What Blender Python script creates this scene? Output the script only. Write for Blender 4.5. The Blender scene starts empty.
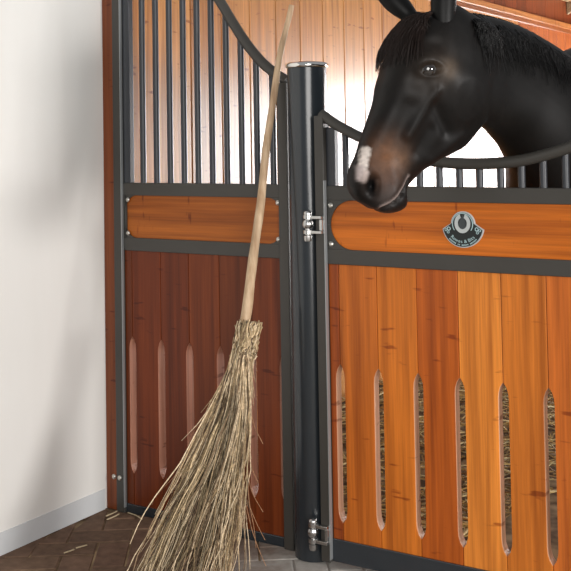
import bpy, bmesh, math, random
import numpy as np
from mathutils import Vector, Matrix
random.seed(7); rng = np.random.default_rng(7)
S = bpy.context.scene
COL = S.collection
PI = math.pi

# ------------------------------------------------------------------ camera
CAM = Vector((1.77822, -2.95, 1.31894)); F_PX = 1066.1; CY = 98.9
PITCH, ROLL, YAW = 0.0381907, -0.0167291, 0.5611719
cs, sn = math.cos(YAW), math.sin(YAW)
FW = Vector((-sn*math.cos(PITCH), cs*math.cos(PITCH), math.sin(PITCH)))
r0 = Vector((cs, sn, 0)); u0 = r0.cross(FW)
RT = r0*math.cos(ROLL) + u0*math.sin(ROLL); UP = -r0*math.sin(ROLL) + u0*math.cos(ROLL)
cd = bpy.data.cameras.new('camera'); cam = bpy.data.objects.new('camera', cd); COL.objects.link(cam)
M = Matrix.Identity(4)
for i in range(3):
    M[i][0] = RT[i]; M[i][1] = UP[i]; M[i][2] = -FW[i]; M[i][3] = CAM[i]
cam.matrix_world = M
cd.sensor_width = 36; cd.lens = F_PX/571*36; cd.shift_y = (CY-285.5)/571; cd.clip_start = .05
S.camera = cam

# ------------------------------------------------------------------ light
W = bpy.data.worlds.new('world'); S.world = W; W.use_nodes = True
bg = W.node_tree.nodes['Background']; bg.inputs[0].default_value = (.93, .96, 1.0, 1); bg.inputs[1].default_value = .34

def area(name, loc, target, sx, sy, power, color=(1, 1, 1), spread=180):
    l = bpy.data.lights.new(name, 'AREA'); l.shape = 'RECTANGLE'; l.size = sx; l.size_y = sy; l.energy = power; l.color = color
    l.spread = math.radians(spread)
    o = bpy.data.objects.new(name, l); COL.objects.link(o); o.location = loc
    o.rotation_euler = (Vector(target)-Vector(loc)).to_track_quat('-Z', 'Z').to_euler()
    return o
area('aisle_doorway_daylight', (6.0, -.80, 1.6), (-.8, -.25, 1.15), .6, 1.4, 205, (1, .97, .94))
area('front_fill', (4.0, -4.9, 1.9), (.5, 0, .9), 2.6, 2.9, 185, (1, .97, .93))  # fill light added on the camera side to brighten door and panel
# daylight through the wide stall window at the back (its bright pane is built with the back wall)
WINDOW_STRENGTH = 18.0
S.view_settings.view_transform = 'Standard'; S.view_settings.look = 'None'
S.view_settings.exposure = 0.0; S.view_settings.gamma = 1; S.view_settings.use_curve_mapping = False

# ------------------------------------------------------------------ materials
def mat(name, col=(.5, .5, .5), rough=.5, metal=0, spec=.5, coat=0, coat_rough=.1, sheen=0):
    m = bpy.data.materials.new(name); m.use_nodes = True
    b = m.node_tree.nodes['Principled BSDF']
    b.inputs['Base Color'].default_value = (*col, 1); b.inputs['Roughness'].default_value = rough
    b.inputs['Metallic'].default_value = metal; b.inputs['Specular IOR Level'].default_value = spec
    b.inputs['Coat Weight'].default_value = coat; b.inputs['Coat Roughness'].default_value = coat_rough
    b.inputs['Sheen Weight'].default_value = sheen
    return m
class NT:
    def __init__(s, m): s.t = m.node_tree; s.b = s.t.nodes['Principled BSDF']
    def n(s, typ, **k):
        o = s.t.nodes.new(typ)
        for a, v in k.items():
            if a.startswith('_'): o.inputs[a[1:].replace('_', ' ')].default_value = v
            else: setattr(o, a, v)
        return o
    def l(s, a, b): s.t.links.new(a, b)
    def mixc(s, f, a, b, mode='MIX'):
        o = s.t.nodes.new('ShaderNodeMix'); o.data_type = 'RGBA'; o.blend_type = mode
        for sock, v in ((o.inputs[0], f), (o.inputs[6], a), (o.inputs[7], b)):
            if hasattr(v, 'is_output'): s.l(v, sock)
            elif isinstance(v, (int, float)): sock.default_value = v
            else: sock.default_value = (*v, 1)
        return o.outputs[2]
    def noise(s, scale3, scale=1, detail=4, rough=.55):
        c = s.n('ShaderNodeTexCoord'); mp = s.n('ShaderNodeMapping'); mp.inputs['Scale'].default_value = scale3
        s.l(c.outputs['Object'], mp.inputs[0])
        no = s.n('ShaderNodeTexNoise'); no.inputs['Scale'].default_value = scale; no.inputs['Detail'].default_value = detail; no.inputs['Roughness'].default_value = rough
        s.l(mp.outputs[0], no.inputs['Vector']); return no.outputs['Fac']
    def ramp(s, f, stops):
        r = s.n('ShaderNodeValToRGB'); e = r.color_ramp.elements
        while len(e) < len(stops): e.new(.5)
        for el, (p, c) in zip(e, stops):
            el.position = p; el.color = (*c, 1) if len(c) == 3 else c
        s.l(f, r.inputs[0]); return r.outputs[0]
    def bump(s, f, strength=.2, dist=.002):
        b = s.n('ShaderNodeBump'); b.inputs['Strength'].default_value = strength; b.inputs['Distance'].default_value = dist
        s.l(f, b.inputs['Height']); s.l(b.outputs[0], s.b.inputs['Normal'])

def bamboo(name, axis, rough=.40, coat=.12, coat_rough=.2, spec=.28):
    """caramelised bamboo boards: pigment per board in the colour attribute 'tone', fine grain and node marks along the board"""
    m = mat(name, rough=rough, coat=coat, coat_rough=coat_rough, spec=spec); t = NT(m)
    at = t.n('ShaderNodeAttribute', attribute_name='tone')
    g = [42, 42, 42]; g[axis] = 1.3
    g2 = [150, 150, 150]; g2[axis] = 4
    grain = t.noise(g, 1, 5); fine = t.noise(g2, 1, 3)
    k = [14, 14, 14]; k[axis] = 50
    c = t.n('ShaderNodeTexCoord'); mp = t.n('ShaderNodeMapping'); mp.inputs['Scale'].default_value = [9 if i != axis else 7 for i in range(3)]
    t.l(c.outputs['Object'], mp.inputs[0])
    vo = t.n('ShaderNodeTexNoise'); vo.inputs['Scale'].default_value = 1
    kk = [26, 26, 26]; kk[axis] = 110
    nodes = t.noise(kk, .35, 2)
    col = t.mixc(1.0, at.outputs['Color'], t.ramp(grain, [(.28, (.58, .50, .42)), (.5, (.95, .94, .93)), (.74, (1.28, 1.32, 1.36))]), 'MULTIPLY')
    col = t.mixc(1.0, col, t.ramp(fine, [(.3, (.86, .84, .82)), (.7, (1.1, 1.1, 1.1))]), 'MULTIPLY')
    col = t.mixc(1.0, col, t.ramp(nodes, [(.655, (1, 1, 1)), (.72, (.55, .42, .34))]), 'MULTIPLY')
    t.l(col, t.b.inputs['Base Color']); t.bump(fine, .05, .001)
    return m
M_BAM_V = bamboo('bamboo_vertical', 2)
M_BAM_H = bamboo('bamboo_horizontal', 0)
M_BAM_W = bamboo('bamboo_wall', 2, rough=.40, coat=1, coat_rough=.24, spec=.2)
def painted(name, col, rough, coat=.0):
    m = mat(name, col, rough, spec=.5, coat=coat, coat_rough=.2); t = NT(m)
    n = t.noise((1, 1, 1), 900, 2); t.bump(n, .06, .0006)
    n2 = t.noise((1, 1, 1), 6, 4)
    t.l(t.mixc(n2, tuple(c*.85 for c in col), tuple(c*1.15 for c in col)), t.b.inputs['Base Color'])
    return m
M_FRAME = painted('grey_powder_coat', (.049, .045, .039), .42)
M_POST = painted('anthracite_powder_coat', (.024, .030, .036), .20, .35)
M_BAR = painted('bar_powder_coat', (.035, .038, .045), .35)
M_STEEL = mat('brushed_steel', (.55, .55, .54), .25, 1)
M_EDGE = mat('pale_steel_edge', (.40, .42, .43), .38, .6)  # pale steel for the thin strips along the stiles' right edges
M_CHROME = mat('polished_chrome', (.82, .81, .78), .08, 1)
M_RIVET = mat('zinc_screw', (.62, .60, .55), .35, 1)
M_BLACKP = mat('black_enamel', (.006, .010, .010), .3)
M_SILVER = mat('silver_enamel', (.50, .53, .53), .4)
M_TEXT = mat('pale_lettering', (.42, .58, .60), .5)

M_WALL = mat('white_plaster', (.83, .815, .78), .75, spec=.25); t = NT(M_WALL)
n = t.noise((3, 3, .5), 1.4, 4)
t.l(t.mixc(t.ramp(n, [(.35, (0, 0, 0)), (.7, (1, 1, 1))]), (.84, .83, .80), (.80, .785, .75)), t.b.inputs['Base Color']); t.bump(t.noise((1, 1, 1), 14, 4), .08, .004)
M_BASEB = mat('grey_skirting_paint', (.55, .58, .60), .6)
t = NT(M_BASEB); t.l(t.mixc(t.noise((4, 4, 4), 3), (.60, .62, .64), (.68, .70, .71)), t.b.inputs['Base Color'])
M_CORNER = bamboo('dark_stained_wood', 2, rough=.4, coat=.2)

# ------------------------------------------------------------------ mesh helpers
class MB:
    def __init__(s): s.v = []; s.f = []; s.t = []
    def add(s, vs, fs, tone=None):
        o = len(s.v); s.v += [tuple(v) for v in vs]
        for f in fs: s.f.append(tuple(i+o for i in f)); s.t.append(tone or (1, 1, 1))
        return s
    def box(s, x0, x1, y0, y1, z0, z1, tone=None):
        v = [(x, y, z) for x in (x0, x1) for y in (y0, y1) for z in (z0, z1)]
        return s.add(v, [(0, 1, 3, 2), (4, 6, 7, 5), (0, 4, 5, 1), (2, 3, 7, 6), (0, 2, 6, 4), (1, 5, 7, 3)], tone)
    def prism(s, poly, y0, y1, tone=None, edge=None, er=None):
        """polygon in x-z extruded along y"""
        n = len(poly)
        v = [(x, y0, z) for x, z in poly] + [(x, y1, z) for x, z in poly]
        f = [tuple(range(n)), tuple(reversed(range(n, 2*n)))] + [((i+1) % n, i, i+n, (i+1) % n+n) for i in range(n)]
        s.add(v, f, tone)
        if edge:
            for i in range(n):
                if er[0] < poly[i][1] < er[1] and er[0] < poly[(i+1) % n][1] < er[1]: s.t[len(s.t)-n+i] = edge
        return s
    def tube(s, pts, rad, n=10, cap=True, tone=None):
        P = [Vector(p) for p in pts]; m = len(P)
        R = rad if hasattr(rad, '__len__') else [rad]*m
        T = [(P[min(i+1, m-1)]-P[max(i-1, 0)]).normalized() for i in range(m)]
        a = T[0].orthogonal().normalized(); vs = []
        for i in range(m):
            a = (a - T[i]*a.dot(T[i])).normalized(); b = T[i].cross(a)
            for k in range(n):
                w = 2*PI*k/n; vs.append(P[i] + (a*math.cos(w)+b*math.sin(w))*R[i])
        fs = [(i*n+k, i*n+(k+1) % n, (i+1)*n+(k+1) % n, (i+1)*n+k) for i in range(m-1) for k in range(n)]
        if cap: fs += [tuple(reversed(range(n))), tuple(range((m-1)*n, m*n))]
        return s.add(vs, fs, tone)
    def lathe(s, c, prof, n=32, axis=(0, 0, 1), tone=None):
        ax = Vector(axis).normalized(); a = ax.orthogonal().normalized(); b = ax.cross(a); c = Vector(c); vs = []
        for r, z in prof:
            for k in range(n):
                w = 2*PI*k/n; vs.append(c + ax*z + (a*math.cos(w)+b*math.sin(w))*r)
        m = len(prof)
        fs = [(i*n+k, i*n+(k+1) % n, (i+1)*n+(k+1) % n, (i+1)*n+k) for i in range(m-1) for k in range(n)]
        fs += [tuple(reversed(range(n))), tuple(range((m-1)*n, m*n))]
        return s.add(vs, fs, tone)
    def ball(s, c, r, n=16, sq=(1, 1, 1), tone=None):
        prof = [(max(1e-4, math.sin(PI*i/(n//2))), -math.cos(PI*i/(n//2))) for i in range(n//2+1)]
        o = len(s.v); s.lathe((0, 0, 0), prof, n, tone=tone)
        for i in range(o, len(s.v)):
            v = s.v[i]; s.v[i] = (c[0]+v[0]*r*sq[0], c[1]+v[1]*r*sq[1], c[2]+v[2]*r*sq[2])
        return s
    def build(s, name, material, parent=None, smooth=True, bevel=0, seg=2, angle=35):
        o0 = Vector(parent.get('_org', (0, 0, 0))) if parent else Vector((0, 0, 0))
        me = bpy.data.meshes.new(name)
        me.from_pydata([tuple(Vector(v)-o0) for v in s.v], [], s.f); me.update()
        if any(t != (1, 1, 1) for t in s.t):
            at = me.color_attributes.new('tone', 'FLOAT_COLOR', 'CORNER')
            arr = np.ones((len(me.loops), 4), 'f'); i = 0
            for f, tn in zip(s.f, s.t): arr[i:i+len(f), :3] = tn; i += len(f)
            at.data.foreach_set('color', arr.ravel())
        bm = bmesh.new(); bm.from_mesh(me); bmesh.ops.recalc_face_normals(bm, faces=bm.faces); bm.to_mesh(me); bm.free()
        me.materials.append(material)
        ob = bpy.data.objects.new(name, me); COL.objects.link(ob)
        if parent: ob.parent = parent; ob['_org'] = tuple(o0)
        if bevel:
            b = ob.modifiers.new('bevel', 'BEVEL'); b.width = bevel; b.segments = seg; b.limit_method = 'ANGLE'; b.angle_limit = math.radians(40)
        if smooth:
            for p in me.polygons: p.use_smooth = True
            if angle < 180: me.set_sharp_from_angle(angle=math.radians(angle))
        return ob
def struct(o): o['kind'] = 'structure'; return o
def tag(o, label, cat, group=None):
    o['label'] = label; o['category'] = cat
    if group: o['group'] = group
    return o
def thing(name, loc, label, cat, group=None):
    o = bpy.data.objects.new(name, None); o.empty_display_size = .1; COL.objects.link(o); o.location = loc; o['_org'] = tuple(loc)
    return tag(o, label, cat, group)
def catmull(pts, n):
    P = np.array(pts, float); P = np.vstack([2*P[0]-P[1], P, 2*P[-1]-P[-2]]); out = []
    for i in range(1, len(P)-2):
        for k in range(n):
            t = k/n; a, b, c, d = P[i-1:i+3]
            out.append(.5*((2*b)+(-a+c)*t+(2*a-5*b+4*c-d)*t*t+(-a+3*b-3*c+d)*t**3))
    out.append(P[-2]); return np.array(out)

# ------------------------------------------------------------------ structure
XW = -.868
m = MB(); m.box(XW-.2, XW, -5.5, .02, 0, 3.3); struct(m.build('wall_left', M_WALL, smooth=False))
m = MB(); m.box(XW, XW+.004, -5.5, -.012, 0, .072); struct(m.build('baseboard_left', M_BASEB, smooth=False))

# floor: herringbone of brown bricks on a sand bed
M_BRICK = mat('brown_brick', rough=.8, spec=.25); t = NT(M_BRICK)
at = t.n('ShaderNodeAttribute', attribute_name='tone')
col = t.mixc(1, at.outputs['Color'], t.ramp(t.noise((1, 1, 1), 28, 6), [(.3, (.72, .7, .68)), (.7, (1.25, 1.25, 1.25))]), 'MULTIPLY')
# bricks turn lighter and greyer towards the right, broken up by noise
tc = t.n('ShaderNodeTexCoord'); mp = t.n('ShaderNodeMapping'); t.l(tc.outputs['Object'], mp.inputs[0])
sx = t.n('ShaderNodeSeparateXYZ'); t.l(tc.outputs['Object'], sx.inputs[0])
ma = t.n('ShaderNodeMath', operation='MULTIPLY_ADD'); t.l(t.noise((1, 1, 1), 5, 5), ma.inputs[0]); ma.inputs[1].default_value = .9; t.l(sx.outputs[0], ma.inputs[2])
grey_mask = t.ramp(ma.outputs[0], [(.10, (0, 0, 0)), (.52, (1, 1, 1))])
col = t.mixc(grey_mask, col, t.mixc(t.noise((1, 1, 1), 40, 5), (.30, .27, .24), (.50, .48, .45)))
t.l(col, t.b.inputs['Base Color']); t.bump(t.noise((1, 1, 1), 60, 5), .35, .003)
M_SAND = mat('sand_joint', (.17, .115, .065), .95, spec=.1); t = NT(M_SAND)
sandc = t.mixc(t.ramp(t.noise((1, 1, 1), 7, 3), [(.42, (0, 0, 0)), (.62, (1, 1, 1))]), (.11, .070, .042), (.34, .245, .145))
tc = t.n('ShaderNodeTexCoord'); sx = t.n('ShaderNodeSeparateXYZ'); t.l(tc.outputs['Object'], sx.inputs[0])
my = t.n('ShaderNodeMath', operation='LESS_THAN'); t.l(sx.outputs[1], my.inputs[0]); my.inputs[1].default_value = .03
mx = t.n('ShaderNodeMath', operation='GREATER_THAN'); t.l(sx.outputs[0], mx.inputs[0]); mx.inputs[1].default_value = -.05
mm = t.n('ShaderNodeMath', operation='MULTIPLY'); t.l(mx.outputs[0], mm.inputs[0]); t.l(my.outputs[0], mm.inputs[1])
t.l(t.mixc(mm.outputs[0], sandc, (.30, .275, .25)), t.b.inputs['Base Color'])
m = MB(); m.box(-1.1, 5.0, -5.5, 7.0, -.12, -.004)
fl = struct(m.build('floor', M_SAND, smooth=False))
m = MB(); bl, bw, g = .21, .105, .003
ca, sa = math.cos(.62), math.sin(.62)
def brick(u, v, lu, lv):
    q = [(u+g, v+g), (u+lu-g, v+g), (u+lu-g, v+lv-g), (u+g, v+lv-g)]
    q = [(a*ca-b*sa, a*sa+b*ca-1.2) for a, b in q]
    cx = sum(a for a, b in q)/4; cyy = sum(b for a, b in q)/4
    if not (-.99 < cx < 2.9 and -2.9 < cyy < .12): return
    k = random.uniform(.85, 1.12); tn = (.150*k, .090*k*random.uniform(.97, 1.03), .060*k)
    h = random.uniform(-.0015, .0)
    e = .005; inn = []
    for a, b in q: inn.append((cx+(a-cx)*(1-e/.1), cyy+(b-cyy)*(1-e/.1), h))
    vs = [(max(a, XW+.0), b, -.012) for a, b in q] + [(max(a, XW), b, h-.003) for a, b in q] + [(max(a, XW+.001), b, c) for a, b, c in inn]
    m.add(vs, [(8, 9, 10, 11)] + [(4+i, 4+(i+1) % 4, 8+(i+1) % 4, 8+i) for i in range(4)] + [(i, (i+1) % 4, 4+(i+1) % 4, 4+i) for i in range(4)], tn)
for i in range(-60, 61):
    for j in range(-16, 17):
        u, v = (i+4*j)*bw, i*bw
        brick(u, v, bl, bw); brick(u+2*bw, v-bw, bw, bl)
struct(m.build('floor_brick_paving', M_BRICK, smooth=False))

# dark wood corner upright between the white wall and the stall front
m = MB(); m.box(XW, -.813, 0, .06, 0, 2.6, (.20, .050, .013))
tr = struct(m.build('trim_1', M_CORNER, smooth=False, bevel=.003))
m = MB(); m.lathe((-.831, .0001, .118), [(.009, 0), (.009, .003), (.005, .006)], 14, (0, -1, 0)); m.build('screw', M_RIVET, tr)

# boarded side wall inside the stall, with cap ledge and darker boards above
tones = [(.49, .205, .052), (.55, .24, .066), (.45, .18, .042), (.52, .225, .058), (.47, .195, .048)]
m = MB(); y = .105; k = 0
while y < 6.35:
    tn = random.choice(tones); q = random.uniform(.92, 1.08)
    if y > 4.3: tn = (.40, .105, .024)  # far boards darker and redder: light fall-off painted into their tone
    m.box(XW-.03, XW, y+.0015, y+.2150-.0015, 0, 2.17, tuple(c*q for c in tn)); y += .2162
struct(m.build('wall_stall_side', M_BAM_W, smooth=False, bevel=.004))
m = MB(); m.box(XW-.06, XW-.031, .06, 6.4, 0, 2.15); struct(m.build('wall_stall_backing', M_BLACKP, smooth=False))
m = MB(); m.box(XW-.06, XW+.03, .06, 6.35, 2.172, 2.215, (.42, .16, .045)); m.box(XW-.05, XW+.014, .06, 6.35, 2.140, 2.1715, (.26, .08, .02))
M_LEDGE = bamboo('ledge_wood', 1); struct(m.build('trim_2', M_LEDGE, smooth=False, bevel=.004))
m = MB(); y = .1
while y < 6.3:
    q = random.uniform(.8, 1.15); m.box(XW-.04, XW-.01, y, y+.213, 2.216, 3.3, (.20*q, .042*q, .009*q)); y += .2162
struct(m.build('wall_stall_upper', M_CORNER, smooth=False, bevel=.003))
# back wall of the stall with a wide daylight opening
m = MB()
for a, b, c, d in ((XW, -.55, 0, 3.3), (-.55, 3.3, 1.85, 3.3), (3.3, 5, 0, 3.3), (-.55, 3.3, 0, .15)):
    x = a
    while x < b-.01: m.box(x+.001, min(x+.215, b)-.001, 6.36, 6.40, c, d, (.30, .085, .022)); x += .215
struct(m.build('wall_back', M_CORNER, smooth=False))
M_DAY = bpy.data.materials.new('bright_daylight_pane'); M_DAY.use_nodes = True
pb = M_DAY.node_tree.nodes['Principled BSDF']; pb.inputs['Base Color'].default_value = (.8, .8, .8, 1)
pb.inputs['Emission Color'].default_value = (1, .98, .97, 1); pb.inputs['Emission Strength'].default_value = WINDOW_STRENGTH
m = MB(); m.box(-.55, 3.3, 6.385, 6.395, .15, 1.85); wn = struct(m.build('window_1', M_DAY, smooth=False))
m = MB()
for a_, b_, c_, d_ in ((-.56, -.50, .10, 1.90), (3.25, 3.31, .10, 1.90), (-.50, 3.25, 1.80, 1.90), (-.50, 3.25, .10, .20)): m.box(a_, b_, 6.33, 6.384, c_, d_, (.40, .14, .04))
m.build('window_frame', M_CORNER, wn, smooth=False)

# pale bracket shelf high on the far wall
sh = thing('wall_shelf', (XW-.01, 5.62, 2.42), 'pale wooden shelf bracket high on the far stall wall', 'shelf')
m = MB(); m.box(XW-.01, XW+.24, 5.45, 5.85, 2.40, 2.435, (.55, .42, .27)); m.build('shelf_board', M_LEDGE, sh, bevel=.004)
m = MB(); m.prism([(XW-.01, 2.30), (XW-.01, 2.40), (XW+.16, 2.40)], 5.60, 5.64, (.5, .38, .24)); m.build('bracket', M_LEDGE, sh, bevel=.003)

# ------------------------------------------------------------------ stall front builders
ZA, ZB, ZC, ZD = 1.173, 1.1285, .977, .931
def plank_poly(x0, x1, z0, z1, left=True, right=True, hw=.0145, sz0=.141, sz1=.623):
    prof = [(sz0, 0), (sz0+.012, .55), (sz0+.028, .9), (sz0+.045, 1), (sz1-.045, 1), (sz1-.028, .9), (sz1-.012, .55), (sz1, 0)]
    P = [(x0, z0), (x1, z0)]
    if right: P += [(x1-hw*k, z) for z, k in prof]
    P += [(x1, z1), (x0, z1)]
    if left: P += [(x0+hw*k, z) for z, k in reversed(prof)]
    return P
def planks(edges, tones_, Y, z0, z1, parent, th=.034):
    m = MB(); G = .0006
    for i in range(len(edges)-1):
        m.prism(plank_poly(edges[i]+G, edges[i+1]-G, z0, z1, i > 0, i < len(edges)-2), Y, Y+th, tones_[i], (.62, .35, .22) if th < .04 else (.46, .215, .14), (z0+.05, z1-.05))
    return m.build('board_panel', M_BAM_V, parent, smooth=False, bevel=.0022, seg=2)
def inset(x0, x1, Y, parent, tone, r=.050, off=0.0):
    m = MB(); m.box(x0+off*.5, x1-off*.5, Y, Y+.022, ZC-.004, ZB+.004, tone); m.build('inset_board', M_BAM_H, parent, smooth=False)
    for sx_, xc in ((1, x0), (-1, x1)):
        for sz_, zc in ((1, ZC), (-1, ZB)):
            arc = [(xc+sx_*(off+r-r*math.sin(a)), zc+sz_*(r-r*math.cos(a))) for a in [PI/2*k/12 for k in range(13)]]
            P = [(xc, zc)] + arc + ([(xc, zc+sz_*r)] if off else [])
            m = MB(); m.prism(P, Y-.006, Y-.0005); g_ = m.build('corner_plate', M_FRAME, parent, smooth=False)
            m = MB(); m.lathe((xc+sx_*(.011+off*.25), Y-.006, zc+sz_*.016), [(.0085, 0), (.0080, .002), (.004, .005)], 14, (0, -1, 0)); m.build('rivet', M_RIVET, g_)
def bars(xs, Y, z0, top, parent, r=.011):
    for x in xs:
        m = MB(); m.tube([(x, Y, z0), (x, Y, top(x))], r, 14); m.build('bar', M_BAR, parent)

# ---- fixed stall panel on the left
LP = thing('stall_screen', (-.42, 0, 0), 'fixed stall screen of bamboo boards, darkened by painted-in shade, with tall bars, left of the round post', 'stall screen')
m = MB(); m.box(-.8125, -.775, -.010, .032, 0, 2.2); fr = m.build('stile', M_FRAME, LP, smooth=False, bevel=.003)
m = MB(); m.lathe((-.795, -.0099, .121), [(.009, 0), (.009, .003), (.005, .006)], 14, (0, -1, 0)); m.build('screw', M_RIVET, fr)
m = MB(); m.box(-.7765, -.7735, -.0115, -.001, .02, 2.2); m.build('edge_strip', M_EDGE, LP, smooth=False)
m = MB(); m.box(-.103, -.066, -.012, .034, 0, 1.505); m.build('stile', M_FRAME, LP, smooth=False, bevel=.003)
m = MB(); m.box(-.777, -.103, 0, .03, ZB, ZA); m.build('rail', M_FRAME, LP, smooth=False, bevel=.002)
m = MB(); m.box(-.777, -.103, 0, .03, ZD, ZC); m.build('rail', M_FRAME, LP, smooth=False, bevel=.002)
m = MB(); m.box(-.777, -.103, 0, .03, 0, .032); m.build('bottom_rail', M_POST, LP, smooth=False, bevel=.002)
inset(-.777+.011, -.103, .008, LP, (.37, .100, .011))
m = MB(); m.box(-.777, -.762, .002, .03, ZC, ZB); m.build('filler_strip', M_FRAME, LP, smooth=False)
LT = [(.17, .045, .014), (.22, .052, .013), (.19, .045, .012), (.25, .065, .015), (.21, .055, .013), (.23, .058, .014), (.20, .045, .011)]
LT = [(a*.72, b*.56, c*.42) for a, b, c in LT]  # left boards darkened: the shade on this panel is put into their tone
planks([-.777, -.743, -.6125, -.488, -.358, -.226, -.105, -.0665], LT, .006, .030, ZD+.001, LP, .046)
curve = catmull([(-.83, 2.075), (-.72, 2.06), (-.58, 2.02), (-.46, 1.94), (-.358, 1.818), (-.293, 1.7235), (-.239, 1.649), (-.176, 1.580), (-.116, 1.534), (-.075, 1.512)], 8)
m = MB(); m.tube([(x, .012, z) for x, z in curve], .0175, 18); m.build('curved_rail', M_FRAME, LP)
topf = lambda x: float(np.interp(x, curve[:, 0], curve[:, 1]))
bars([-.692, -.630, -.5685, -.507, -.446, -.385, -.323, -.262, -.200, -.137], .016, ZA-.002, topf, LP)
m = MB(); m.box(-.777, -.745, .004, .030, ZA-.002, 2.06); m.build('flat_bar', M_BAR, LP, smooth=False, bevel=.003)

# ---- round post
PO = thing('stall_post', (.007, 0, 0), 'round dark steel post with a chrome cap between panel and door', 'post')
m = MB(); m.lathe((.007, 0, 0), [(.0635, 0), (.0635, 1.548)], 48); m.build('tube', M_POST, PO)
m = MB(); m.lathe((.007, 0, 1.5485), [(.063, 0), (.067, .001), (.0695, .006), (.068, .013), (.062, .0175), (.055, .0165), (.050, .0145), (.030, .021), (.001, .024)], 48); m.build('cap', M_CHROME, PO, angle=180)

# ---- door on the right
DY = -.067; XC = .605
DR = thing('stall_gate', (XC, DY, 0), 'orange bamboo stall door with curved top rail under the horse, right of the post', 'stall door')
for x0, x1 in ((.077, .1095), (2*XC-.1095, 2*XC-.077)):
    m = MB(); m.box(x0, x1, DY-.014, DY+.030, .02, 1.392); m.build('stile', M_FRAME, DR, smooth=False, bevel=.003)
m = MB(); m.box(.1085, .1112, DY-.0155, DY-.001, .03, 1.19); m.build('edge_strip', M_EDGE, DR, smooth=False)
x0, x1 = .1095, 2*XC-.1095
for z0, z1 in ((ZB, ZA), (ZD, ZC)):
    m = MB(); m.box(x0, x1, DY, DY+.03, z0, z1); m.build('rail', M_FRAME, DR, smooth=False, bevel=.002)
m = MB(); m.box(x0, x1, DY, DY+.03, .022, .091); m.build('bottom_rail', M_POST, DR, smooth=False, bevel=.002)
inset(x0, x1, DY+.008, DR, (.58, .145, .010), .0755, .012)
sl = [.145+.1314*k for k in range(8)]
DT = [(.34, .070, .010), (.50, .128, .014), (.60, .165, .017), (.44, .095, .009), (.74, .240, .034), (.62, .180, .022), (.56, .140, .020), (.60, .2, .04), (.5, .15, .03)]
planks([x0]+sl+[x1], DT, DY+.006, .089, ZD+.001, DR)
half = [(.094, 1.398), (.128, 1.375), (.167, 1.353), (.228, 1.324), (.30, 1.296), (.38, 1.270), (.46, 1.251), (.53, 1.243)]
dc = catmull(half + [(XC, 1.2405)] + [(2*XC-x, z) for x, z in reversed(half)], 8)
m = MB(); m.tube([(x, DY+.004, z) for x, z in dc], .0165, 18); m.build('curved_rail', M_FRAME, DR)
dtop = lambda x: float(np.interp(x, dc[:, 0], dc[:, 1]))
bars([.173+.0627*k for k in range(14)], DY+.016, ZA-.002, dtop, DR, .0105)
m = MB(); m.box(.1095, .140, DY+.004, DY+.03, ZA-.002, 1.355); m.build('flat_bar', M_BAR, DR, smooth=False, bevel=.003)

def hinge(zc, sc=1.0):
    hx, hy = .056, DY-.026
    m = MB(); m.box(.052, .1085, hy-.006, DY-.0135, zc+.016, zc+.026); m.box(.052, .1085, hy-.006, DY-.0135, zc-.030, zc-.020); m.box(.0975, .1085, hy-.001, DY-.0137, zc-.0199, zc+.0159)
    h = m.build('hinge', M_STEEL, DR, smooth=False, bevel=.002)
    m = MB(); m.lathe((hx, hy, zc), [(.006, -.055), (.011, -.053), (.0125, -.046), (.0125, -.036), (.008, -.034), (.008, -.031), (.014, -.030), (.014, -.019), (.008, -.018),
        (.008, -.014), (.013, -.012), (.0165, -.004), (.0165, .004), (.013, .012), (.008, .013), (.008, .016), (.014, .017), (.014, .028), (.012, .029), (.0125, .036), (.009, .041), (.001, .042)], 20)
    m.build('hinge_pin', M_STEEL, h, angle=50)
hinge(1.055); hinge(.108)

# maker's badge on the door
BX, BZ, BY = .5625, 1.063, DY+.0005
bc = (BX, BZ)
def arcp(c, r, a0, a1, n): return [(c[0]+r*math.cos(math.radians(a0+(a1-a0)*k/n)), c[1]+r*math.sin(math.radians(a0+(a1-a0)*k/n))) for k in range(n+1)]
def fan(R, ins, ri):
    # fan-shaped shield: outer arc below, sloping shoulders, round dome around the horseshoe
    return arcp((BX, BZ), R, 190+ins, 350-ins, 28) + arcp((BX, BZ+.004), ri, 2+ins, 178-ins, 20)
m = MB(); m.prism(fan(.0640, 0, .0365), BY, BY+.0085); bd = m.build('badge', M_SILVER, DR, smooth=False)
m = MB(); m.prism(fan(.0614, 2, .0332), BY-.0012, BY+.001); m.build('badge_field', M_BLACKP, bd, smooth=False)
def ring_part(r0_, r1_, a0, a1, y0, y1, name, mt, n=28, sxk=1.0, czo=0.0):
    P = arcp((0, 0), r1_, a0, a1, n) + list(reversed(arcp((0, 0), r0_, a0, a1, n)))
    m = MB(); nn = len(P); hn = nn//2
    for k in range(hn-1):
        q = [P[k], P[k+1], P[nn-2-k], P[nn-1-k]]
        m.prism([(BX+x*sxk, BZ+czo+z) for x, z in q], y0, y1)
    return m.build(name, mt, bd, smooth=False)
ring_part(.0165, .0280, 110, 430, BY-.004, BY-.001, 'horseshoe', M_SILVER, sxk=.86, czo=.006)
ring_part(.0300, .0322, -35, 215, BY-.0025, BY-.001, 'badge_ring', M_TEXT, czo=.004)
hh = [(-.010, -.016), (.008, -.017), (.012, -.004), (.009, .010), (.004, .019), (.002, .026), (-.001, .020), (-.005, .016), (-.010, .006), (-.014, -.004), (-.013, -.010), (-.009, -.009), (-.006, -.006)]
m = MB(); m.prism([(BX+x*.9, BZ+.006+z) for x, z in hh], BY-.003, BY-.001); m.build('horse_emblem', mat('dark_relief', (.07, .08, .085), .3, .6), bd, smooth=False)
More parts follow.
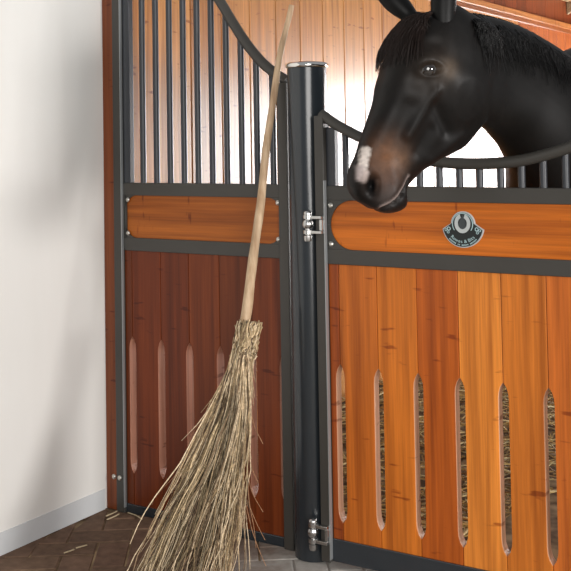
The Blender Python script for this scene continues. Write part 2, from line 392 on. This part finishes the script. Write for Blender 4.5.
def letter_mesh(txt, size):
    cu = bpy.data.curves.new('t', 'FONT'); cu.body = txt; cu.size = size; cu.align_x = 'CENTER'; cu.extrude = .0005
    o = bpy.data.objects.new('t', cu); COL.objects.link(o)
    dg = bpy.context.evaluated_depsgraph_get(); dg.update()
    me = bpy.data.meshes.new_from_object(o.evaluated_get(dg)); COL.objects.unlink(o); bpy.data.objects.remove(o)
    return [tuple(v.co) for v in me.vertices], [tuple(p.vertices) for p in me.polygons]
m = MB(); txt = 'Rowes & Bits'; R = .0475
wid = {'w': 1.35, 'R': 1.15, 'B': 1.1, '&': 1.2, ' ': .55, 'i': .5, 't': .65, 'l': .5}
tot = sum(wid.get(c, 1) for c in txt); acc = 0
for c in txt:
    w_ = wid.get(c, 1); a = 270 + ((acc+w_/2)/tot-.5)*98; acc += w_
    if c == ' ': continue
    vs, fs = letter_mesh(c, .0135); th = math.radians(a+90); ca_, sa_ = math.cos(th), math.sin(th)
    px = BX+R*math.cos(math.radians(a)); pz = BZ+R*math.sin(math.radians(a))
    m.add([(px+(x*ca_-(z-.003)*sa_), BY-.0018-zz, pz+(x*sa_+(z-.003)*ca_)) for x, z, zz in vs], fs)
m.build('lettering', M_TEXT, bd, smooth=False)
m = MB()
for k in range(22):
    a = math.radians(270-46+92*k/21)
    if k in (6, 9, 15): continue
    ux, uz = -math.sin(a), math.cos(a); nx, nz = math.cos(a), math.sin(a)
    c = (BX+.0565*nx, BZ+.0565*nz); h1 = .0012; h2 = random.uniform(.0016, .0024)
    m.prism([(c[0]+ux*h1+nx*h2, c[1]+uz*h1+nz*h2), (c[0]-ux*h1+nx*h2, c[1]-uz*h1+nz*h2), (c[0]-ux*h1-nx*h2, c[1]-uz*h1-nz*h2), (c[0]+ux*h1-nx*h2, c[1]+uz*h1-nz*h2)], BY-.002, BY-.001)
for sgn in (-1, 1):   # scrolls at the two tips
    for (dx, dz, r) in ((.043, -.010, .006), (.052, -.0135, .004), (.045, -.020, .004)):
        for k in range(10):
            a0, a1 = 2*PI*k/10, 2*PI*(k+1)/10
            m.prism([(BX+sgn*dx+r*q*math.cos(a), BZ+dz+r*q*math.sin(a)) for q, a in ((1, a0), (1, a1), (.6, a1), (.6, a0))], BY-.002, BY-.001)
m.build('small_print', M_TEXT, bd, smooth=False)

# ------------------------------------------------------------------ horse
M_COAT = mat('black_coat', rough=.45, spec=.18, sheen=.02); t = NT(M_COAT)
at = t.n('ShaderNodeAttribute', attribute_name='tone')
hn = t.noise((1, 1, 1), 55, 6)
t.l(t.mixc(1, at.outputs['Color'], t.ramp(hn, [(.3, (.8, .8, .8)), (.7, (1.2, 1.2, 1.2))]), 'MULTIPLY'), t.b.inputs['Base Color'])
t.bump(t.noise((1, 1, 1), 260, 4), .12, .002)
M_HAIR = mat('black_hair', (.0035, .0032, .0032), .40, spec=.2)
M_HAIR2 = mat('brown_black_hair', (.016, .0095, .0075), .42, spec=.22)
M_EYE = mat('dark_brown_eye', (.010, .006, .004), .04, spec=.8, coat=1, coat_rough=.02)
M_LID = mat('eyelid_skin', (.03, .027, .025), .4)

Uv = Vector((.9035, .4286, 0)); Wv = Vector((.4286, -.9035, 0)); Vv = Vector((0, 0, 1))
AL = math.radians(25)
Fh = Uv*-math.cos(AL) + Wv*math.sin(AL)                   # where the face points, level
Lh = (Uv*math.sin(AL) + Wv*math.cos(AL)).normalized()     # the side of the head towards the aisle
TH = math.radians(64.4)
Ah = (Fh*math.cos(TH) - Vv*math.sin(TH)).normalized(); Dh = (Fh*math.sin(TH) + Vv*math.cos(TH)).normalized()
def ray(px, py): return FW + RT*((px-285.5)/F_PX) - UP*((py-CY)/F_PX)
def onY(px, py, Y): d = ray(px, py); return CAM + d*((Y-CAM.y)/d.y)
O = onY(446, 20, -.20)
SK = .962
HD = lambda s, h, l=0: O + Ah*(s*SK) + Dh*h + Lh*l

def loft(m, secs, n=40):
    """secs: list of rings (lists of Vectors)"""
    vs = [v for r in secs for v in r]; k = len(secs)
    fs = [(i*n+j, i*n+(j+1) % n, (i+1)*n+(j+1) % n, (i+1)*n+j) for i in range(k-1) for j in range(n)]
    fs += [tuple(reversed(range(n))), tuple(range((k-1)*n, k*n))]
    m.add(vs, fs)
# head stations: s, dorsal h, ventral h, half width, dorsal flatness, where along h the width peaks
ST = [(-.045, .005, -.14, .040), (-.02, .038, -.17, .062), (.02, .066, -.19, .080), (.06, .085, -.205, .092), (.11, .101, -.214, .103), (.15, .110, -.218, .109), (.19, .113, -.220, .108), (.23, .111, -.217, .099),
      (.27, .106, -.207, .090), (.31, .098, -.194, .081), (.35, .096, -.164, .073), (.39, .095, -.128, .065), (.43, .093, -.103, .058), (.47, .089, -.088, .054),
      (.505, .089, -.086, .055), (.535, .085, -.090, .056), (.56, .074, -.082, .052), (.578, .056, -.066, .043), (.588, .036, -.046, .028)]
st = catmull(ST, 4); n = 48; secs = []
for s, hd, hv, hw in st:
    ring = []; mid = hd*.35+hv*.65 if s < .36 else (hd+hv)/2
    mid = .02 + (hv+.1)*.3 if s < .36 else (hd+hv)/2
    w = min(1, max(0, (s-.30)/.12)); mid = (1-w)*(.005+(hv+.2)*.1) + w*((hd+hv)/2)
    for j in range(n):
        a = 2*PI*j/n; c, q = math.cos(a), math.sin(a)
        hh_ = mid + (hd-mid)*(abs(c)**.9)*1 if c >= 0 else mid - (mid-hv)*abs(c)
        e = .62 if c >= 0 else .72
        wid_ = hw*math.copysign(abs(q)**e, q)
        if c < 0 and s < .40: wid_ *= 1-.28*abs(c)**1.5*(1-w)
        if c > 0: wid_ *= 1-.10*c*c
        ring.append(HD(s, hh_, wid_))
    secs.append(ring)
hm = MB(); loft(hm, secs, n)

# neck: crest and throat points from the poll back to the withers
NL = Vector((.93, -.36, 0)).normalized()
CR = [onY(452, 22, -.16), onY(462, 14, -.135), onY(490, 17, -.03), onY(520, 27, .09), onY(550, 44, .21), onY(580, 66, .35)]
UN = [onY(468, 112, -.16), onY(480, 121, -.125), onY(496, 136, -.03), onY(515, 160, .07), onY(529, 196, .17), onY(532, 262, .30)]
HW = [.055, .068, .078, .095, .125, .175]
CRs, UNs, HWs = catmull(CR, 6), catmull(UN, 6), catmull([(h, 0) for h in HW], 6)[:, 0]
nm = MB(); secs = []
for c, d, hw in zip(CRs, UNs, HWs):
    c, d = Vector(c), Vector(d); mid = c*.42+d*.58; ring = []
    for j in range(n):
        a = 2*PI*j/n; q, k = math.sin(a), math.cos(a)
        p = mid + ((c-mid)*k if k >= 0 else (d-mid)*-k)
        wv = hw*math.copysign(abs(q)**.85, q)
        if k > 0: wv *= 1-.35*k*k
        ring.append(p + NL*wv)
    secs.append(ring)
loft(nm, secs, n)
# trunk behind the door
ND = Vector((.36, .93, 0)).normalized(); B0 = Vector(((CR[-1].x+UN[-1].x)/2, (CR[-1].y+UN[-1].y)/2, 0)); NL2 = Vector((.93, -.36, 0)).normalized()
TR = [(-.10, 1.38, 1.00, .10), (-.03, 1.52, .90, .18), (.12, 1.60, .84, .235), (.35, 1.62, .80, .27), (.65, 1.54, .76, .29), (.95, 1.53, .80, .29), (1.2, 1.58, .88, .275), (1.42, 1.52, .98, .22), (1.54, 1.38, 1.08, .12)]
tm = MB(); secs = []
for x, zt, zb, hw in catmull(TR, 5):
    secs.append([B0 + ND*x + NL2*(hw*math.copysign(abs(math.sin(2*PI*j/n))**.9, math.sin(2*PI*j/n))) + Vv*((zt+zb)/2+(zt-zb)/2*math.cos(2*PI*j/n)) for j in range(n)])
loft(tm, secs, n)
def leg(x, y, front):
    if front: ch = [(0, 1.10, .13), (.0, .92, .10), (.01, .75, .068), (.0, .50, .046), (.0, .46, .044), (-.005, .30, .030), (-.005, .18, .036), (-.03, .10, .038), (-.05, .06, .052), (-.06, .0, .062)]
    else: ch = [(0, 1.20, .17), (-.06, 1.0, .15), (-.04, .82, .10), (.08, .62, .058), (.12, .55, .05), (.09, .35, .034), (.08, .20, .038), (.06, .10, .040), (.04, .06, .052), (.03, 0, .062)]
    q = MB(); cc = catmull(ch, 4)
    q.tube([B0+ND*(x+a)+NL2*y+Vv*(z+.012) for a, z, r in cc], [r for a, z, r in cc], 20); return q
parts = [hm, nm, tm] + [leg(.34, sg*.13, True) for sg in (-1, 1)] + [leg(1.28, sg*.14, False) for sg in (-1, 1)]
# ears
def ear(base, tip, fwd, w0, lean=0.0):
    base, tip = Vector(base), Vector(tip); ax = tip-base; L = ax.length; ax.normalize()
    f = (Vector(fwd)-ax*Vector(fwd).dot(ax)).normalized(); sd = ax.cross(f)
    q = MB(); k = 14; nn = 28; vs = []
    for i in range(k+1):
        t_ = i/k
        w = w0*(.55+1.9*t_-1.45*t_*t_)*math.sqrt(max(0.0004, 1-t_**2.3)) if t_ > 0 else w0*.8
        c = base + ax*(L*t_) + f*(.012*math.sin(PI*t_)) + sd*lean*math.sin(PI*t_)
        for j in range(nn):   # C-shaped section: outer shell, hollow towards fwd
            if j < nn//2: a = -2.1+4.2*j/(nn//2-1); r = 1.0
            else: a = 2.1-4.2*(j-nn//2)/(nn//2-1); r = .80
            vs.append(c + sd*(w*r*math.sin(a)) - f*(w*.9*r*math.cos(a)))
    fs = [(i*nn+j, i*nn+(j+1) % nn, (i+1)*nn+(j+1) % nn, (i+1)*nn+j) for i in range(k) for j in range(nn)]
    fs += [tuple(reversed(range(nn))), tuple(range(k*nn, (k+1)*nn))]
    q.add(vs, fs); return q
e_near = ear(HD(.074, .006, .060), onY(449, -40, -.245), Fh*.35-Lh*.95, .037)
e_far = ear(HD(.030, .072, -.046), onY(371, -32, -.265), Fh*.4-Lh*.9, .036)

def to_obj(ms):
    a = MB()
    for q in ms: a.add(q.v, q.f)
    return a
raw = to_obj(parts).build('horse_raw', M_COAT, smooth=False)
md = raw.modifiers.new('remesh', 'REMESH'); md.mode = 'VOXEL'; md.voxel_size = .0055; md.adaptivity = 0
md2 = raw.modifiers.new('smooth', 'SMOOTH'); md2.factor = .5; md2.iterations = 10
dg = bpy.context.evaluated_depsgraph_get(); dg.update()
me = bpy.data.meshes.new_from_object(raw.evaluated_get(dg)); me.name = 'horse'
bpy.data.objects.remove(raw)
nv = len(me.vertices); co = np.empty(nv*3, 'f'); me.vertices.foreach_get('co', co); co = co.reshape(-1, 3).astype(float)
no = np.empty(nv*3, 'f'); me.vertices.foreach_get('normal', no); no = no.reshape(-1, 3).astype(float)
On, An, Dn, Ln = (np.array(v) for v in (O, Ah, Dh, Lh))
rel = co-On; s = rel@An/SK; h = rel@Dn; l = rel@Ln; al = np.abs(l)
side = np.clip(al/.03, 0, 1)
def gs(cs_, ch_, ss, sh=None, rot=0):
    sh = sh or ss; x = s-cs_; y = h-ch_; c, q = math.cos(rot), math.sin(rot)
    return np.exp(-.5*(((x*c+y*q)/ss)**2+((-x*q+y*c)/sh)**2))
def seg(p0, p1, sig):
    p0, p1 = np.array(p0), np.array(p1); d = p1-p0; tt = np.clip(((s-p0[0])*d[0]+(h-p0[1])*d[1])/(d@d), 0, 1)
    return np.exp(-.5*(((s-p0[0]-d[0]*tt)**2+(h-p0[1]-d[1]*tt)**2)/sig**2))
ES, EH = .180, .028
head = (s > -.06) & (s < .62) & (h > -.26) & (h < .14) & (al < .14)
dsp = np.zeros(nv)
dsp += .013*gs(ES-.022, EH+.022, .026, .016, .5)*side          # brow
dsp -= .010*gs(ES-.065, EH+.018, .020)*side                    # hollow above the eye
dsp -= .009*gs(ES+.042, EH+.012, .022)*side                    # hollow before the eye
dsp += .007*seg((.225, -.012), (.37, .000), .010)*side         # facial crest
dsp -= .006*seg((.30, .035), (.43, .030), .018)*side           # flat of the nose
dsp += .009*np.clip(gs(.20, -.115, .062, .055)*1.6, 0, 1)*side # cheek
dsp -= .008*seg((.265, -.030), (.31, -.10), .012)*side         # edge of the cheek muscle
dsp -= .006*seg((.33, -.05), (.40, -.045), .014)*side
dsp += .005*seg((.30, -.15), (.40, -.105), .012)*side          # jaw bone
rr = np.sqrt(((s-ES-(h-EH)*.35)/.68)**2+((h-EH)/1.0)**2)
dsp += .0034*np.exp(-.5*((rr-.032)/.006)**2)*side              # lids
dsp -= .014*np.exp(-.5*(rr/.019)**2)*side
NS, NH = .538, .038
dsp += .008*gs(NS, NH, .030, .024, -.25)*side                  # nostril flare
dsp -= .034*gs(NS+.002, NH-.004, .022, .0125, -.35)*side
dsp += .005*gs(NS-.010, NH+.020, .022, .009, -.28)*side
mouth = [(.474, -.062), (.515, -.058), (.553, -.046), (.582, -.022)]
for a, b in zip(mouth, mouth[1:]): dsp -= .0075*seg(a, b, .0042)
dsp += .004*seg((.53, -.030), (.575, -.010), .010)
dsp += .007*gs(.545, -.088, .018, .016)                         # chin
dsp -= .006*gs(.49, -.082, .016, .014)
dsp += .005*seg((.46, .02), (.50, -.03), .016)*side
dsp += (.0007*np.sin(s*60+h*40)*np.sin(h*55-s*15))*side          # veins and soft unevenness
co[head] += no[head]*dsp[head, None]
me.vertices.foreach_set('co', co.astype('f').ravel())
# coat pigment
base = np.tile(np.array([.0050, .0043, .0039]), (nv, 1))
def pig(w, c):
    global base
    w = np.clip(w, 0, 1)[:, None]; base = base*(1-w) + np.array(c)*w
hm_ = head.astype(float)
pig(hm_*.15*gs(ES+.0, EH-.005, .055, .04), (.10, .065, .042))
pig(hm_*.45*gs(ES-.022, EH-.045, .020, .018), (.13, .085, .05))
pig(hm_*.95*gs(.455, .030, .042, .032, -.2)*side, (.135, .058, .026))
pig(hm_*.8*gs(.50, .000, .030, .022)*side, (.085, .042, .026))
pig(hm_*.45*gs(.44, -.005, .022, .02)*side, (.22, .12, .07))
pig(hm_*.6*gs(.54, -.02, .03, .02), (.055, .042, .038))
# white snip down the nose end towards the nostril
sn_ = seg((.452, .080), (.505, .072), .0075)*1.25*(l > .004) ; sn_ = sn_*(1+.35*np.sin(s*310+h*140)*np.sin(l*260+s*90)); pig(hm_*np.clip(sn_*1.6-.4, 0, 1), (.62, .55, .50))
pig(hm_*np.clip(1.4*seg((.505, .077), (.532, .068), .007)-.3, 0, 1)*(l > -.01), (.50, .42, .40))
pig(hm_*np.clip(1.7*seg((.512, .060), (.532, .058), .006)-.3, 0, 1)*(l > .01), (.42, .34, .31))
pig(hm_*np.clip(1.2*seg((.520, .026), (.545, .020), .005)-.3, 0, 1)*side, (.16, .10, .075))
pig(hm_*np.clip(1.5*gs(NS+.002, NH-.005, .020, .0115, -.35), 0, 1)*side, (.002, .0016, .0016))
for a, b in zip(mouth, mouth[1:]): pig(hm_*.85*seg((a[0]-.005, a[1]+.007), (b[0]-.005, b[1]+.007), .0032), (.36, .30, .28))
# join the ears to the body mesh
ev = []; ef = []; off = nv
for q in (e_near, e_far):
    ev += q.v; ef += [tuple(i+off for i in f) for f in q.f]; off += len(q.v)
faces = [tuple(p.vertices) for p in me.polygons]
body = bpy.data.meshes.new('horse'); body.from_pydata([tuple(v) for v in co]+[tuple(v) for v in ev], [], faces+ef); body.update()
ca_t = body.color_attributes.new('tone', 'FLOAT_COLOR', 'POINT')
full = np.ones((len(body.vertices), 4), 'f'); full[:, :3] = (.004, .0038, .0036); full[:nv, :3] = base
ca_t.data.foreach_set('color', full.ravel())
body.materials.append(M_COAT)
for p in body.polygons: p.use_smooth = True
bm = bmesh.new(); bm.from_mesh(body); bmesh.ops.recalc_face_normals(bm, faces=bm.faces); bm.to_mesh(body); bm.free()
HO = bpy.data.objects.new('horse', body); COL.objects.link(HO); HO['_org'] = (0, 0, 0)
tag(HO, 'black horse with a white snip on its nose, head out over the stall door', 'horse')
bpy.data.meshes.remove(me)
# eyes
for sg in (1, -1):
    m = MB(); m.ball(HD(ES, EH, sg*.0800), .0270, 24); m.build('eye', M_EYE, HO, angle=180)
# surface lookup for hair roots
from mathutils.bvhtree import BVHTree
bvh = BVHTree.FromPolygons([tuple(v) for v in co], faces)
def onsurf(p, lift):
    hit = bvh.find_nearest(Vector(p)); return hit[0] + hit[1]*lift
def strand(m, pts, r, tone=None):
    pts = catmull(pts, 3); k = len(pts); m.tube(pts, [r*(1-.75*(i/(k-1))**1.5) for i in range(k)], 4, False, tone)
# mane: falls from the crest over the near side of the neck
m = MB(); CRd = catmull(CR, 20)
for i in range(1500):
    u = .02+.98*random.random()**.85; idx = min(int(u*(len(CRd)-1)), len(CRd)-2); c = Vector(CRd[idx]).lerp(Vector(CRd[idx+1]), random.random())
    d = ((Vector(UNs[min(int(u*(len(UNs)-1)), len(UNs)-1)])-c)).normalized()
    Lk = random.uniform(.05, .13)*(1.0 if random.random() < .8 else 1.4)*min(1, .3+u*6); back = ND*random.uniform(-.02, .03)
    jit = ND*random.uniform(-.012, .012)
    ps = [onsurf(c+jit-NL*random.uniform(.0, .02), .004)]
    for q in (.2, .45, .7, 1.0):
        tgt = c + jit + d*(Lk*q) + NL*(.10) + back*q + ND*.006*math.sin(i+q*4)
        ps.append(onsurf(tgt, .003+.004*random.random()))
    strand(m, ps, random.uniform(.0011, .0022))
m.build('mane', M_HAIR, HO, angle=180)
# forelock: falls forward between the ears over the brow
m = MB()
for i in range(1300):
    l0 = random.uniform(-.06, .07); s0 = random.uniform(-.02, .03)
    l1 = max(-.088, l0*1.35 + random.uniform(-.045, .035) - .006); s1 = .07+.155*random.random()-.4*max(0, l0)*random.random()
    ps = []
    for q in (0, .25, .5, .75, 1.0):
        ss = s0+(s1-s0)*q; ll = l0+(l1-l0)*q
        ps.append(onsurf(HD(ss, .16-abs(ll)*.55, ll*1.3), .005+.020*math.sin(PI*min(1, q*.8+.1))*random.uniform(.5, 1.2)))
    strand(m, ps, random.uniform(.0007, .0016))
m.build('forelock', M_HAIR2, HO, angle=180)
m = MB()
for i in range(160):
    a0 = B0+ND*1.52+NL2*random.uniform(-.03, .03)+Vv*(1.42+random.uniform(-.03, .03))
    strand(m, [a0, a0+ND*.10-Vv*.12+NL2*random.uniform(-.04, .04), a0+ND*.12-Vv*.5+NL2*random.uniform(-.06, .06), a0+ND*.10-Vv*random.uniform(.8, 1.0)+NL2*random.uniform(-.08, .08)], .003)
m.build('tail', M_HAIR, HO, angle=180)

# ------------------------------------------------------------------ broom
BR = thing('twig_broom', (-.20, -.42, 0), 'twig besom broom with long bare wooden handle leaning on the stall front', 'broom')
M_POLE = mat('pale_bare_wood', rough=.6, spec=.3); t = NT(M_POLE)
g1 = t.noise((60, 60, 3), 1, 5); g2 = t.noise((9, 9, 9), 1, 3)
cc = t.mixc(t.ramp(g1, [(.3, (0, 0, 0)), (.7, (1, 1, 1))]), (.36, .22, .12), (.66, .49, .32))
t.l(t.mixc(t.ramp(g2, [(.5, (0, 0, 0)), (.75, (.5, .5, .5))]), cc, (.30, .19, .11)), t.b.inputs['Base Color']); t.bump(g1, .3, .002)
Htop, Hmid, Hnk = onY(291.5, 5, -.012), onY(275.8, 80, -.036), onY(246.3, 312, -.205)
Hlow = Hnk + (Hnk-Hmid)*.25
hp = catmull([Htop, Hmid, onY(258.2, 220, -.134), Hnk, Hlow], 8)
kk = len(hp); m = MB()
m.tube([Vector(p)+Vector((.0015*math.sin(i*.9), .001*math.cos(i*1.3), 0)) for i, p in enumerate(hp)], [.0085+.0085*min(1, i/(kk*.75))+.0006*math.sin(i*1.7) for i in range(kk)], 16)
m.build('handle', M_POLE, BR, angle=60)
M_TWIG = mat('dry_twigs', rough=.75, spec=.25); t = NT(M_TWIG)
at = t.n('ShaderNodeAttribute', attribute_name='tone')
t.l(t.mixc(1, at.outputs['Color'], t.ramp(t.noise((1, 1, 1), 120, 3), [(.3, (.6, .6, .6)), (.7, (1.3, 1.3, 1.3))]), 'MULTIPLY'), t.b.inputs['Base Color'])
TT = [(.50, .38, .23), (.40, .29, .17), (.62, .49, .33), (.20, .135, .08), (.45, .36, .24), (.10, .066, .042), (.28, .20, .11), (.58, .46, .31), (.38, .29, .17)]
axd = (Hnk-Hmid).normalized(); e1 = axd.cross(Vector((0, 1, 0))).normalized(); e2 = axd.cross(e1).normalized()
if e1.x < 0: e1 = -e1
nk = onY(248.3, 328, -.209)
def floorpt(px, py): d = ray(px, py); return CAM + d*(-CAM.z/d.z)
fA, fB = floorpt(128, 594), floorpt(233, 594)      # span of the splayed tips on the floor
def twig(m, ang, rad, up, r, spread=1.0, stop=1.0):
    ca_, sa_ = math.cos(ang), math.sin(ang)
    p0 = nk - axd*up + e1*(.036*rad*ca_) + e2*(.030*rad*sa_)
    p1 = nk + axd*.10 + e1*(.034*rad*ca_-.008) + e2*(.034*rad*sa_)
    f = .5+.5*ca_*rad
    f = min(1.03, max(-.03, f + random.gauss(0, .045)))
    gx = fA.lerp(fB, f); end = Vector((gx.x, gx.y + .11*sa_*rad + random.gauss(0, .025) + .02, random.uniform(.0, .05)+.004))
    mid = p1.lerp(end, .45) + e1*.006 + Vector((random.gauss(0, .012), random.gauss(0, .010), 0))
    q2 = p1.lerp(end, .75) + e1*.002 + Vector((random.gauss(0, .012), random.gauss(0, .010), random.gauss(0, .01)))
    pts = [p0, p0.lerp(p1, .5)+e1*random.gauss(0, .003), p1, mid, q2, end]
    pts = catmull(pts, 4)[:max(6, int(21*stop))]
    k = len(pts); tn = random.choice(TT); q = random.uniform(.75, 1.25)
    w = random.gauss(0, .0022)
    ph = random.uniform(0, 6.28); fq = random.uniform(.3, .75); am = random.uniform(.001, .0075)
    pts = [Vector(p)+Vector((random.gauss(0, .0022)+am*math.sin(ph+fq*i), random.gauss(0, .0022), random.gauss(0, .003))) for i, p in enumerate(pts)]
    q *= .6 if rad < .65 else 1.28  # shade inside the bundle painted in: inner twigs darker, outer ones brighter
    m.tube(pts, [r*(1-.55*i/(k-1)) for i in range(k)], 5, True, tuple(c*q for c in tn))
    return pts, tuple(c*q for c in tn)
m = MB()
for i in range(560):
    a = random.uniform(0, 2*PI); rad = math.sqrt(random.random())
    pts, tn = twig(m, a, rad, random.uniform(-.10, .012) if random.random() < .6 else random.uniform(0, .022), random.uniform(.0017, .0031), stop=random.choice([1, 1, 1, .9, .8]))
    if random.random() < .55:      # side shoot
        b = random.randrange(7, len(pts)-5); p = pts[b]; dr = (pts[b+3]-p).normalized()
        sv = Vector((random.gauss(0, 1), random.gauss(0, .8), random.gauss(0, .3))).normalized()*.22
        Ls = random.uniform(.06, .16); m.tube([p, p+(dr+sv*.6)*Ls*.5, p+(dr+sv)*Ls], [.0014, .0012, .0007], 4, True, tn)
for v in range(len(m.v)):
    if m.v[v][2] < .003: m.v[v] = (m.v[v][0], m.v[v][1], .003)
bz = m.build('bristles', M_TWIG, BR, angle=180); bz['kind'] = 'stuff'
# loose strays that stand out from the bundle
def stray(pxs, Y0, Y1, r=.0016):
    kx = len(pxs); P = [onY(x, y, Y0+(Y1-Y0)*i/(kx-1)) for i, (x, y) in enumerate(pxs)]
    m = MB(); P = catmull(P, 5); m.tube(P, [r*(1-.4*i/(len(P)-1)) for i in range(len(P))], 5, True, (.40, .22, .12)); m.build('stray_twig', M_TWIG, BR, angle=180)
for P in ([(222, 395), (203, 418), (191, 437), (187, 452)], [(206, 440), (188, 462), (171, 480), (155, 497), (152, 505)], [(248, 400), (254, 425), (263, 444)],
          [(247, 440), (250, 462), (258, 483)], [(247, 470), (252, 492), (263, 512)], [(247, 500), (256, 522), (265, 540)], [(246, 505), (252, 530), (259, 550), (266, 566)],
          [(247, 460), (249, 500), (254, 528), (256, 548)], [(217, 410), (209, 428), (204, 446)], [(200, 455), (188, 470), (179, 487)]):
    stray(P, -.24, -.27)

# ------------------------------------------------------------------ straw
M_STRAW = mat('straw', rough=.6, spec=.3); t = NT(M_STRAW)
at = t.n('ShaderNodeAttribute', attribute_name='tone'); t.l(at.outputs['Color'], t.b.inputs['Base Color'])
m = MB()
for i in range(5600):
    x = random.uniform(XW+.05, 1.6); y = .08 + 2.9*random.random()**1.25; a = random.uniform(0, PI); L = random.uniform(.05, .16)
    if x > .38+.12*y: continue
    z = .008+.05*random.random()**1.5; tl = random.uniform(-.25, .25); d = Vector((math.cos(a), math.sin(a), tl)).normalized()*L/2
    c = Vector((x, y, z+abs(d.z)))
    k = random.uniform(.6, 1.2); tn = random.choice([(.55, .40, .17), (.42, .28, .10), (.62, .50, .26), (.25, .15, .06)])
    m.tube([c-d, c+Vector((random.gauss(0, .004), random.gauss(0, .004), .003)), c+d], random.uniform(.0018, .0034), 4, False, tuple(q*k for q in tn))
for v in range(len(m.v)):
    p = m.v[v]; m.v[v] = (max(p[0], XW+.01), max(p[1], .07), max(p[2], .001))
sb = m.build('straw_bedding', M_STRAW, smooth=False); tag(sb, 'loose straw bedding on the stall floor seen through the door slots', 'straw'); sb['kind'] = 'stuff'
for (xa, ya, xb, yb, lab) in ((106, 517, 117, 512, 'short pale straw on the brick floor nearest the wall corner'), (107, 520.5, 119, 515, 'pale straw lying just in front of another by the corner'),
        (64, 554, 74, 550.5, 'short straw on the bricks in the open floor before the wall'), (76, 549, 87, 546, 'slim straw on open bricks, behind a shorter straw'),
        (128, 513.5, 142, 520, 'flat pale straw husk at the foot of the left panel')):
    A, B = floorpt(xa, ya), floorpt(xb, yb); A.z = B.z = .0032
    m = MB(); mid = (A+B)/2+Vector((.004, .003, .001)); m.tube([A, mid, B], .0024, 5, True, (.52, .42, .27)); tag(m.build('straw_stalk', M_STRAW), lab, 'straw', 'straw stalks on the brick floor')
for o in bpy.data.objects:
    if '_org' in o: del o['_org']
